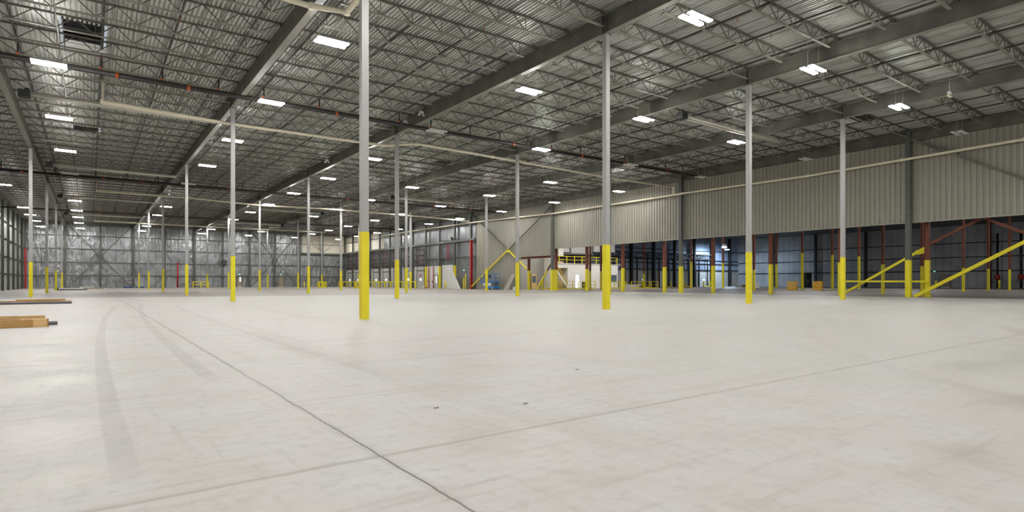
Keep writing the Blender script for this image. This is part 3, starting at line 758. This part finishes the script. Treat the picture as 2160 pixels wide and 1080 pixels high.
bl = ['nearest brown column with yellow base, carrying the brown V braces', 'brown column with yellow base hidden partly behind the grey one',
      'third brown column with yellow base behind the ribbed wall from right', 'fourth brown column with yellow base behind the ribbed wall from right', 'fifth brown column with yellow base behind the ribbed wall from right',
      'brown column with yellow base in front of the dark dock doors', 'brown column with yellow base in front of the white office', 'brown column with yellow base left of the leaning brown brace']
def bcol(x, y, lab, me=bc, k=None):
    e = empty('brown_column', lab, 'column', (x, y, 0), 'brown columns'); inst('post', me[0], e); inst('yellow_sleeve', me[1], e)
for y, lab in zip(by, bl): bcol(bxm, y, lab)
bcol(gx(5)+.45, 52.3, 'brown column with yellow base close behind dark wall column')
bc2 = col_meshes(.2, 2.45, 'brown', 'brownthin', RZ)
for k, (x, y, lab) in enumerate(((52.7,20.3,'second-row brown column behind the yellow diagonal and rail'), (61.0,20.3,'second-row brown column just left of nearest brown column'), (71.9,20.3,'second-row brown column seen below the brown V apex'),
        (79.8,20.3,'second-row brown column left of the wall pipes'), (87.7,20.3,'second-row brown column among the red wall valves'), (63.1,38.0,'brown column with yellow base right behind third grey column'), (53.2,55.3,'slim brown column before the white office right part'), (54.9,55.0,'brown column hidden beside the large yellow column before office'), (79.5,69.0,'far brown column before the grey dock doors')) ):
    bcol(x, y, lab, bc2)
bc3 = {}
for x, y, yh, lab in ((76.2,39.0,4.85,'dark column with tall yellow wrap between the two orange pallets'), (81.9,37.8,4.67,'dark column with tall yellow wrap in the far room centre'), (87.6,36.8,4.6,'slim far column with tall yellow wrap right of grey column'),
        (96.4,37.2,4.6,'slim far column with tall yellow wrap left of brown column'), (74.2,55.0,4.1,'far slim column with tall yellow wrap near blue wall panels'), (82.7,55.2,4.05,'far slim column with tall yellow wrap below the glare light'), (93.1,52.0,3.95,'bright slim column with tall yellow wrap near the black machines')):
    if yh not in bc3: bc3[yh] = col_meshes(.24, yh, 'brown', 'tall%d' % int(yh*100), RZ)
    bcol(x, y, lab, bc3[yh])
# V braces in brown row
e = empty('v_brace', 'brown and yellow V-shaped brace behind the wall opening at right', 'brace', (0,0,0))
MB().bar((bxm,19.9,.25),(bxm,14.9,3.3),.16).build('lower_arm', M['yellow'], e)
MB().bar((bxm,14.6,3.55),(bxm,11.9,5.0),.16).build('upper_arm', M['brown'], e)
MB().bar((bxm,11.7,5.0),(bxm,6.5,2.2),.16).build('upper_arm', M['brown'], e)
MB().bar((bxm,14.75,1.95*1.6),(bxm,15.4,3.0),.06,.3).build('gusset_plate', M['yellow'], e)
tag(MB().bar((44.8,19.75,1.06),(44.8,14.7,1.05),.12).build('guard_rail_beam', M['yellow']), 'horizontal yellow beam between the grey and brown columns at right', 'rail')
tag(MB().bar((44.5,14.3,.1),(44.5,15.3,.1),.12,.1).build('brace_foot', M['yellow']), 'short yellow foot plate at base of the long yellow brace', 'brace foot')
e = empty('leaning_brace', 'leaning brown brace with yellow foot beside the dark wall column', 'brace', (0,0,0))
MB().bar((bxm,56.6,.05),(bxm,54.5,2.45),.15).build('lower_arm', M['yellow'], e); MB().bar((bxm,54.5,2.45),(bxm,52.9,4.2),.15).build('upper_arm', M['brown'], e)
tag(MB().box(XR+.3,XR+.6,52.4,59.2,3.95,4.2).build('lintel_beam', M['brown']), 'brown lintel beam over the small opening left of wall column', 'beam')
tag(MB().box(XR+.6,XR+.9,YF,52.0,5.25,5.7).build('lintel_beam', M['brown']), 'long dark beam hidden behind the bottom edge of ribbed wall', 'beam')
tag(MB().lathe(45.6,55.9,[(.11,0),(.11,1.3),(.07,1.38)],10).build('bollard', M['yellow'], None, True), 'yellow bollard in the small opening beside the leaning brace', 'bollard')

# far room wall steel
for k, z in enumerate((2.75, 5.0, 7.3)): girt(1, 8, RY-.2, RX-.12, z, 'dark girt on the far right room wall, %s from floor' % WORD[k+1], m='black')
for k, z in enumerate((3.4, 4.7, 5.4, 7.3)): girt(0, 70, RX-.2, RY-.12, z, 'dark girt across the bluish far wall, %s from floor' % WORD[k+1], m='black')
for k, y in enumerate((12, 20.5, 29, 38, 47, 56, 65)):
    hcol('far_wall_post', RX-.45, y, 'dark brown post on far right room wall, %s from right edge' % WORD[k+1], face='x', top=RZ, m='brown' if k < 4 else 'black', w_=.4, group='far room wall posts')
for k, x in enumerate((74, 80.2, 86.4, 92.6, 98.8, 105, 111)):
    hcol('far_wall_post', x, RY-.5, 'black post on the bluish far wall, %s from left' % WORD[k+1], top=RZ, m='black', w_=.45, group='far room wall posts')
for k, x in enumerate((71.2, 77.1, 83.3, 89.5, 95.7, 101.9)):
    o = MB().box(x-1.25, x+1.25, RY-.14, RY-.05, 0, 3.0).build('door_%d' % (13+k), M['greydoor' if k not in (1,3) else 'white']); o['kind'] = 'structure'
    g = MB()
    for q in range(1, 5): g.box(x-1.25, x+1.25, RY-.148, RY-.14, .6*q-.012, .6*q+.012)
    g.build('door_seam', M['darkgrey'], o)
    if k in (0, 2, 5): MB().box(x+.3, x+.85, RY-.155, RY-.14, 1.25, 1.6).build('door_pane', M['sky'], o)
    e = empty('dock_guard', 'yellow U-shaped floor guard before %s far dock door from left' % WORD[k+1], 'dock guard', (x, RY-1.2, 0), 'yellow dock guards')
    MB().box(-1.1,-.9,-.1,.1,0,1.1).box(.9,1.1,-.1,.1,0,1.1).build('guard_post', M['yellow'], e); MB().box(-1.1,1.1,-.1,.1,0,.18).build('base_bar', M['yellow'], e)
    e = empty('dock_equipment', 'tangled black lift gear above %s far dock door from left' % WORD[k+1], 'dock equipment', (x, RY-.4, 0), 'far dock lift gear')
    MB().box(-1.5,-1.35,-.1,.1,0,5.6).build('track', M['black'], e); MB().box(1.35,1.5,-.1,.1,0,5.6).build('track', M['black'], e)
    g = MB()
    for q in range(9): g.bar((-2.6+random.random()*5.2,0,5.6+random.random()*.3),(-2.6+random.random()*5.2,-.1,6.5+random.random()*.2),.07)
    g.box(-2.9,2.9,-.1,.1,5.55,5.7).box(-2.9,2.9,-.1,.1,6.45,6.6).build('spring_assembly', M['black'], e)
# items against far room wall: pump valves, exit sign, door, pallets, machines
pdoor(20, 34.2, 35.6, RX-.05, 2.2, 'tan', axis=1, lite=False); exit_sign(RX-.2, 36.4, 2.75, 1, 'green exit sign on the far wall seen past the brown column', -1)
def valve(x, y, lab):
    e = empty('fire_riser', lab, 'fire riser', (x, y, 0), 'red fire risers')
    MB().tube([(0,0,0),(0,0,8.5)], .16, 10).build('riser_pipe', M['black'], e, True)
    MB().lathe(-.05, 0, [(.2,1.3),(.34,1.45),(.34,2.0),(.2,2.15)], 12).build('alarm_valve', M['red'], e, True)
    MB().tube([(-.3,-.6,1.0),(-.3,.6,1.0)], .08, 8).lathe(-.3,-.75,[(.28,1.2),(.28,1.26)],14).tube([(-.3,.3,1.0),(-.3,.3,2.4)], .04, 6).build('trim_pipe', M['darkgrey'], e)
valve(RX-1.6, 27.7, 'left red fire riser with black pipe on far room wall'); valve(RX-1.6, 24.9, 'right red fire riser on far room wall near the right edge')
tag(MB().lathe(104,25.2,[(.13,0),(.13,1.2),(.08,1.28)],10).build('bollard', M['yellow'], None, True), 'yellow bollard in front of the red fire risers', 'bollard')
tag(MB().lathe(101.5,32.0,[(.1,0),(.1,1.1),(.06,1.18)],10).build('bollard', M['yellow'], None, True), 'slim yellow bollard before the far tan door', 'bollard')
def pallet(x, y, lab, rz):
    e = empty('plastic_pallet_stack', lab, 'pallet stack', (x, y, 0), 'upright orange pallets', rz)
    n = 7
    for q in range(n):
        z = .03+q*.155
        MB().box(-.55,.55,-.5,.5,z+.09,z+.12).build('deck_board', M['plasty'], e)
        g = MB()
        for u in (-.45, 0, .45): g.box(u-.08,u+.08,-.5,.5,z,z+.09)
        g.build('runner', M['plasty'], e)
pallet(67.5, 35.7, 'stack of orange-yellow plastic pallets left of tall yellow column', .3); pallet(69.3, 33.6, 'stack of orange-yellow plastic pallets right of tall yellow column', .3)
def machine(x, y, lab):
    e = empty('black_machine', lab, 'machine', (x, y, 0))
    MB().box(-.8,.8,-.6,.6,0,.9).build('body', M['black'], e); MB().box(-.9,-.82,-.5,.5,.9,2.6).box(.82,.9,-.5,.5,.9,2.6).box(-.9,.9,-.5,.5,2.5,2.6).box(-.9,.9,-.05,.05,1.7,1.78).build('frame', M['black'], e)
    MB().box(-.3,.4,-.3,.3,.9,1.4).build('motor', M['darkgrey'], e)
machine(101, 51.0, 'black framed machine against far wall left of the orange pallets')
tag(MB().box(88,89.6,53,54,.0,.9).box(88.2,88.5,53,53.9,.9,1.35).build('white_crate', M['white']), 'white crate on far room floor left of bright slim column', 'crate')
for k, (x, y, sx, sy, h, m, lab) in enumerate(((100,62,2.0,1.2,.7,'card','brown carton pile on far floor below the bluish wall'), (98.5,62.4,.9,.8,.9,'offwhite','white carton beside the brown pile under bluish wall'),
        (101.5,61,1.2,1,.9,'tan','tan carton right of white carton under bluish wall'), (72.5,56.5,1.8,.9,.35,'tan','low brown debris pile left of fifth brown column'), (71.2,57.6,1.1,.7,.5,'black','black bag pile among debris before the far dock doors'),
        (74.5,55.9,1.6,.8,.3,'card','flat cardboard heap before the far dock doors'))):
    mb = MB(); random.seed(k)
    for q in range(5):
        a, b, c = random.uniform(-.5,.3)*sx, random.uniform(-.5,.3)*sy, random.uniform(.3,1)*h; mb.box(x+a, x+a+sx*.35, y+b, y+b+sy*.4, 0, c)
    tag(mb.build('debris_pile' if 'debris' in lab or 'heap' in lab or 'bag' in lab else 'carton_pile', M[m]), lab, 'debris' if 'bag' in lab or 'heap' in lab or 'debris' in lab else 'cartons')
# round glare lamp in the far room
e = empty('work_lamp', 'bright round work lamp glaring high in the far room', 'lamp', (79.0, 52.5, 6.55))
MB().lathe(0,0,[(.10,-.25),(.32,-.1),(.35,.12),(.15,.3)],14).build('reflector', M['white'], e, True).rotation_euler = (0, 0, 0)
lb = MB().lathe(0,0,[(.05,-.24),(.26,-.12),(.28,.08),(.05,.2)],14)
MB().tube([(.0,0,.3),(0,0,3.6)],.03,6).build('stem', M['black'], e)
wl = mat('work_lamp_glow', (1,1,1), .4, emit=(.80,.90,1), es=6); MB().lathe(-.0,-.0,[(.34,-.3),(.36,-.12),(.34,-.11)],14).build('lens', wl, e)
# fill lights added to brighten the far room, most hidden behind the cladding
dlb = mat('blue_fill_lens', (1,1,1), .4, emit=(.6,.78,1), es=1300)
dl = mat('cool_fill_lens', (1,1,1), .4, emit=(.95,.96,1), es=480)
for k, (x, y, z, lab) in enumerate(((105.5,69.5,7.6,'added cool fill light washing the bluish far wall'),(62,30,9.6,'added cool fill light hanging in the far room, near row'),(88,30,9.6,'added cool fill light hanging in the far room, far row'),(62,8,9.6,'added cool fill light in the far room beyond right edge'),(90,8,9.6,'added cool fill light at the far right of far room'),(83,13,9.6,'added cool fill light toward the far wall risers'),(75,58,9.6,'added cool fill light over the far dock side'),(86,44,9.6,'added cool fill light toward the black machine'),(52,30,9.6,'added cool fill light just behind the ribbed wall'))):
    e = empty('far_room_fill_light', lab, 'ceiling light', (x, y, z)); MB().box(-.6,.6,-.3,.3,.03,.1).tube([(0,0,.1),(0,0,RZ-z)],.01,4).build('housing', M['white'], e)
    MB().box(-.5,.5,-.22,.22,-.01,.03).build('lens', dl if k else dlb, e)

wm = mat('office_fill_lens', (1,1,1), .4, emit=(1,.95,.88), es=330)  # lamps added to brighten the office front and side wall
for k, (x, y, z, lab) in enumerate(((58.5,60.5,8.6,'added fill light hung before the white office, left one'),(65.5,60.5,8.6,'added fill light hung before the white office, right one'),(50.0,61.5,7.6,'added fill light hung before the grey side wall'))):
    e = empty('office_fill_light', lab, 'ceiling light', (x, y, z)); MB().box(-.6,.6,-.3,.3,.03,.1).tube([(0,0,.1),(0,0,RZ-z)],.01,4).build('housing', M['white'], e)
    MB().box(-.5,.5,-.22,.22,-.01,.03).build('lens', wm, e)

# ================================================================== OFFICE MEZZANINE
OY = 65.0
e = empty('office_block', 'white two-storey office block with doors seen through the wall opening', 'office', (0,0,0))
fr = MB()
fr.box(58.0,59.5,OY,OY+.2,0,3.75).box(60.3,65.9,OY,OY+.2,0,3.75).box(59.5,60.3,OY,OY+.2,2.15,3.75).box(66.7,68.8,OY,OY+.2,0,.95).box(66.7,67.1,OY,OY+.2,.95,2.1).box(68.5,68.8,OY,OY+.2,.95,2.1).box(65.9,68.8,OY,OY+.2,2.1,3.75)
fr.box(55.6,58.0,OY,OY+.2,3.1,3.75).box(57.9,58.0,OY,OY+2.5,0,3.1).box(68.7,68.8,OY,70,0,3.75)
fr.build('front_wall', M['offwhite'], e)
MB().box(52.5,58.0,OY+2.5,OY+2.7,0,3.1).build('porch_wall', M['greywall'], e)
MB().box(55.6,69.3,OY-.1,72.8,3.72,3.8).build('roof_slab', M['offwhite'], e)
MB().box(59.52,60.28,OY+.2,OY+.25,0.02,2.13).build('lit_doorway', M['sky'], e)
MB().box(65.95,66.65,OY+.05,OY+.12,0,2.05).build('door_leaf', M['tan'], e); MB().box(66.1,66.5,OY+.03,OY+.05,1,1.9).build('door_pane', M['glass'], e)
MB().box(67.1,68.5,OY+.08,OY+.12,.95,2.1).build('window_pane', M['glass'], e)
MB().box(56.0,57.2,OY+2.4,OY+2.5,0,2.1).build('porch_door', M['black'], e)
g = MB(); g.bar((56.1,OY+.6,1.35),(57.6,OY+.6,.35),.12,.04).bar((56.1,OY+.6,1.1),(57.6,OY+.6,.1),.12,.04)
for q in range(3): g.bar((56.2+q*.5,OY+.6,1.3-q*.33),(56.2+q*.5,OY+.6,.0),.04)
g.build('stair_rail', M['yellow'], e)
MB().box(45.5,54.7,66.4,66.6,0,5.2).build('side_wall', M['greywall'], e)
MB().box(54.5,54.9,64.9,66.4,0,5.0).build('end_pier', M['offwhite'], e)
MB().box(54.9,58.0,66.0,66.1,0,4.2).build('pink_lit_wall', M['pinklit'], e)
rail('mezzanine_railing', [(56.3,OY+.1),(68.6,OY+.1)], 'yellow railing along the top of the white office', post=1.6, r=.035, z=3.8)
st = empty('stair', 'white staircase with yellow handrail rising beside the office', 'stair', (0,0,0))
g = MB()
for q in range(12): g.box(54.9+q*.25, 55.15+q*.25, 65.0, 65.9, 3.7-q*.31-.06, 3.7-q*.31)
g.build('tread', M['greydoor'], st)
MB().bar((54.8,64.95,3.6),(58.0,64.95,.1),.05,.28).build('stringer', M['offwhite'], st)
MB().bar((54.8,64.9,4.6),(57.8,64.9,1.1),.05,.05).bar((54.8,64.9,4.15),(57.8,64.9,.65),.04,.04).build('handrail', M['yellow'], st)
# low yellow rails in front of office
rail('safety_railing', [(50.6,62.4),(54.3,59.9)], 'low yellow railing before the grey office side wall', post=.9, r=.025, kick=True)
rail('safety_railing', [(57.0,62.9),(60.3,61.6)], 'low yellow railing before the bright office doorway', post=.8, r=.03, kick=True)
rail('safety_railing', [(63.7,62.2),(66.0,60.9)], 'low yellow railing before the office tan door', post=.8, r=.03, kick=True)
rail('safety_railing', [(67.5,61.0),(71.5,59.2)], 'low yellow railing right of office near first far dock door', post=1.2, r=.03, kick=True)
tag(MB().lathe(58.9,62.5,[(.26,0),(.33,.95),(.36,1.0)],14).build('trash_bin', M['black'], None, True), 'black trash bin standing before the bright office doorway', 'bin')
# doors in grey side wall
o = MB().box(47.7,48.6,66.3,66.38,0,2.15).build('door_21', M['ply']); o['kind'] = 'structure'; MB().box(47.62,47.7,66.28,66.4,0,2.2).box(48.6,48.68,66.28,66.4,0,2.2).build('door_frame', M['brown'], o)
o = MB().box(52.0,53.0,66.3,66.38,0,2.15).build('door_22', M['ply']); o['kind'] = 'structure'; MB().box(51.92,52.0,66.28,66.4,0,2.2).box(53.0,53.08,66.28,66.4,0,2.2).build('door_frame', M['darkgrey'], o)
MB().box(52.15,52.85,66.27,66.3,.9,1.9).build('door_pane', M['glass'], o)
# ducts above office
d = empty('air_duct', 'large grey square duct run above the white office', 'duct', (0,0,0))
MB().box(57.2,59.6,66.5,68.5,5.6,9.0).build('duct_body', M['greydoor'], d); MB().box(60.2,64.6,66.8,69,5.5,9.5).box(65.2,70.0,66.9,69,5.9,9.5).build('duct_body', M['greydoor'], d)
MB().box(59.6,60.2,66.6,68.6,5.3,5.6).box(57.2,64.6,66.4,66.6,5.25,5.45).build('duct_flange', M['wallsteel'], d)
tag(MB().box(56.6,57.6,65.6,66.6,4.9,6.2).build('rooftop_unit', M['white']), 'white box unit hanging above the office porch', 'unit')
tag(MB().box(71.0,76.0,66.8,67.0,.0,.6).build('low_barrier', M['greydoor']), 'low grey barrier on floor between office and far dock doors', 'barrier')
struct('wall_behind_office', MB().box(XR+.4, 69.5, 72.8, 73.0, 0, RZ), M['foildark'])

# ================================================================== SCISSOR LIFT, LEANING ITEMS
L = empty('scissor_lift', 'blue scissor lift with guard rails parked against the ribbed wall', 'scissor lift', (43.05, 63.6, 0))
MB().box(-.4,.4,-1.35,1.15,.16,.48).build('chassis', M['blue'], L)
MB().box(-.42,.42,-.6,1.25,.5,.88).build('side_cover', M['white'], L)
MB().box(-.3,.3,-1.3,-.6,.5,.95).build('scissor_stack', M['darkgrey'], L)
for q, (sx, sy) in enumerate(((-.38,-.95),(.38,-.95),(-.38,.8),(.38,.8))):
    o = MB().lathe(0,0,[(.19,-.07),(.2,-.05),(.2,.05),(.19,.07)],16).build('wheel', M['rubber'], L, True); o.rotation_euler=(0,math.pi/2,0); o.location=(sx,sy,.2)
    MB().lathe(0,0,[(.08,-.09),(.08,.09)],10).build('hub', M['white'], o)
MB().box(-.42,.42,-1.45,2.0,.92,1.12).build('platform', M['blue'], L)
g = MB()
for z in (1.6, 2.12):
    for a, b in (((-.4,-1.42),(-.4,2.0)),((.4,-1.42),(.4,2.0)),((-.4,-1.42),(.4,-1.42)),((-.4,2.0),(.4,2.0))): g.bar((*a,z),(*b,z),.05)
for sy in (-1.42,-.6,.3,1.1,2.0):
    for sx in (-.4,.4): g.bar((sx,sy,1.1),(sx,sy,2.12),.045)
g.build('guard_rail', M['blue'], L)
MB().box(-.45,-.3,-.35,-.1,1.5,1.95).build('control_box', M['black'], L)
tag(MB().bar((43.3,60.1,.03),(43.95,60.1,2.05),1.1,.05,(0,1,0)).build('leaning_board', M['board']), 'grey board leaning on the ribbed wall right of blue lift', 'board')
o = bpy.data.objects['leaning_board']
o.data.clear_geometry(); mb = MB().quad((43.2,61.0,0),(43.2,59.9,0),(43.95,59.3,2.05),(43.95,60.25,2.05)).quad((43.26,61.0,0),(44.01,60.25,2.05),(44.01,59.3,2.05),(43.26,59.9,0)).quad((43.2,59.9,0),(43.26,59.9,0),(44.01,59.3,2.05),(43.95,59.3,2.05)).quad((43.2,61.0,0),(43.95,60.25,2.05),(44.01,60.25,2.05),(43.26,61.0,0))
o.data.from_pydata(mb.v, [], mb.f); o.data.materials.clear(); o.data.materials.append(M['board'])
tag(MB().box(43.5,43.9,58.9,59.3,0,.4).build('supply_carton', M['white']), 'small white carton on floor right of the leaning board', 'carton')
tag(MB().lathe(43.5,58.3,[(.18,0),(.2,.3),(.1,.42)],10).build('water_jug', M['plastic'], None, True), 'bluish plastic jug on floor beside the small white carton', 'jug')
e = empty('ply_panel', 'pale yellow panel standing just past the fourth-line column', 'panel', (0,0,0))

bpy.data.objects.remove(e)

# ================================================================== CARTONS ON THE LEFT FLOOR
def longbox(name, p, q, w_, h, lab, m='card', open_top=True, flap=True):
    p = Vector((*p,0)); q = Vector((*q,0)); d = (q-p).normalized(); n = Vector((-d.y, d.x, 0)); Ln = (q-p).length
    e = empty(name, lab, 'carton', tuple(p), 'long cartons on the left floor', math.atan2(d.y, d.x))
    t = .012
    b = MB().box(0,Ln,0,t,0,h).box(0,Ln,w_-t,w_,0,h).box(0,t,0,w_,0,h).box(0,Ln,0,w_,0,.01)
    b.build('side', M[m], e); MB().box(Ln-t,Ln,0,w_,0,h).build('end_flap', M['cardlt'], e)
    MB().box(.05,Ln-.5,.02,w_-.02,h-.03,h-.012).build('white_film', M['plastic'], e)
    MB().box(Ln-.5,Ln,0,w_,h-.006,h).build('top_flap', M['cardlt'], e)
    MB().box(Ln-.28,Ln-.04,-.002,0,.0,h).build('tape', M['cardlt'], e)
    return e
longbox('long_carton', (-4.5,17.0), (-.78,17.22), .34, .185, 'long brown carton on floor nearest the viewer at left edge')
longbox('long_carton', (-4.5,17.75), (-.88,17.95), .30, .23, 'paler long carton behind the nearest one at left edge', 'cardlt')
tag(MB().tube([(-3.5,17.62,.05),(-.64,17.80,.05)], .045, 12).build('steel_tube', M['steelgrey'], None, True), 'grey tube sticking out between the two nearest cartons', 'tube')
longbox('long_carton', (-6.8,36.4), (-.78,36.0), .5, .13, 'long low brown carton at left edge with white film on top', 'card')
tag(MB().tube([(-6.0,35.55,.06),(-.72,35.2,.06)], .06, 10).build('steel_tube', M['steelgrey'], None, True), 'long dark grey tube lying before the middle low carton', 'tube')
tag(MB().box(-2.9,-1.0,36.5,36.62,.13,.20).build('carton_strip', M['card']), 'brown carton strip standing on the middle low carton', 'carton strip')
e = empty('tube_bundle', 'grey and white tube bundle lying near the far left columns', 'tube bundle', (0,0,0))
MB().tube([(-3.3,92.0,.08),(-.3,90.7,.08)],.08,8).build('tube', M['steelgrey'], e, True); MB().box(-3.2,-.8,91.9,92.2,.0,.3).build('wrapped_box', M['white'], e)
MB().box(-3.6,-3.2,92.0,92.5,0,.35).build('end_cap', M['black'], e)
e = empty('tube_bundle', 'white and brown tube bundle before the X brace on back wall', 'tube bundle', (0,0,0))
MB().box(-1.3,.5,112.0,112.4,0,.32).build('wrapped_box', M['white'], e); MB().box(-.9,1.7,111.2,111.6,0,.2).build('carton', M['tan'], e)

# small emergency lights under girders, white ceiling disc
def emer(x, y, z, lab):
    e = empty('emergency_light', lab, 'emergency light', (x, y, z), 'twin-head emergency lights')
    MB().box(-.12,.12,-.06,.06,-.05,.08).tube([(0,0,.08),(0,0,ZD-z)],.01,4).build('base', M['signwhite'], e)
    for s_ in (-.14,.14): MB().lathe(s_,0,[(.03,-.06),(.08,-.14),(.085,-.16)],10).build('lamp_head', M['pvc'], e, True)
emer(15.35, 29.8, 10.75, 'cream twin-head emergency light beside third girder, near'); emer(15.35, 31.9, 10.7, 'cream twin-head emergency light where sprinkler main meets third girder')
emer(15.3, 46.0, 10.75, 'cream twin-head emergency light farther along the third girder'); emer(34.15, 10.2, 10.3, 'cream twin-head emergency light near the fifth girder right')
tag(MB().lathe(.35,30.1,[(.05,10.92),(.28,10.88),(.3,10.86),(.05,10.84)],20).tube([(.35,30.1,10.9),(.35,30.1,11.2)],.012,5).build('ceiling_disc', M['signwhite'], None, True), 'round white disc hanging beside the near left roof hatch', 'disc')
tag(MB().lathe(-1.5,32.2,[(.04,10.7),(.12,10.68),(.12,10.66)],14).tube([(-1.5,32.2,10.7),(-1.5,32.2,11.2)],.01,5).build('ceiling_disc', M['signwhite'], None, True), 'small white disc left of the near left roof hatch', 'disc')
# debris bits on the floor
for k, (x, y, lab) in enumerate(((2.30,4.20,'small dark chip on floor above the joint crossing'),(4.65,5.05,'small dark clip on floor at right of the frame'),(3.0,3.9,'thin dark shaving on floor right of joint crossing'))):
    tag(MB().box(x-.025,x+.02,y-.006,y+.006,0,.008).build('floor_debris', M['tan']), lab, 'debris')
print('objects', len(bpy.data.objects))
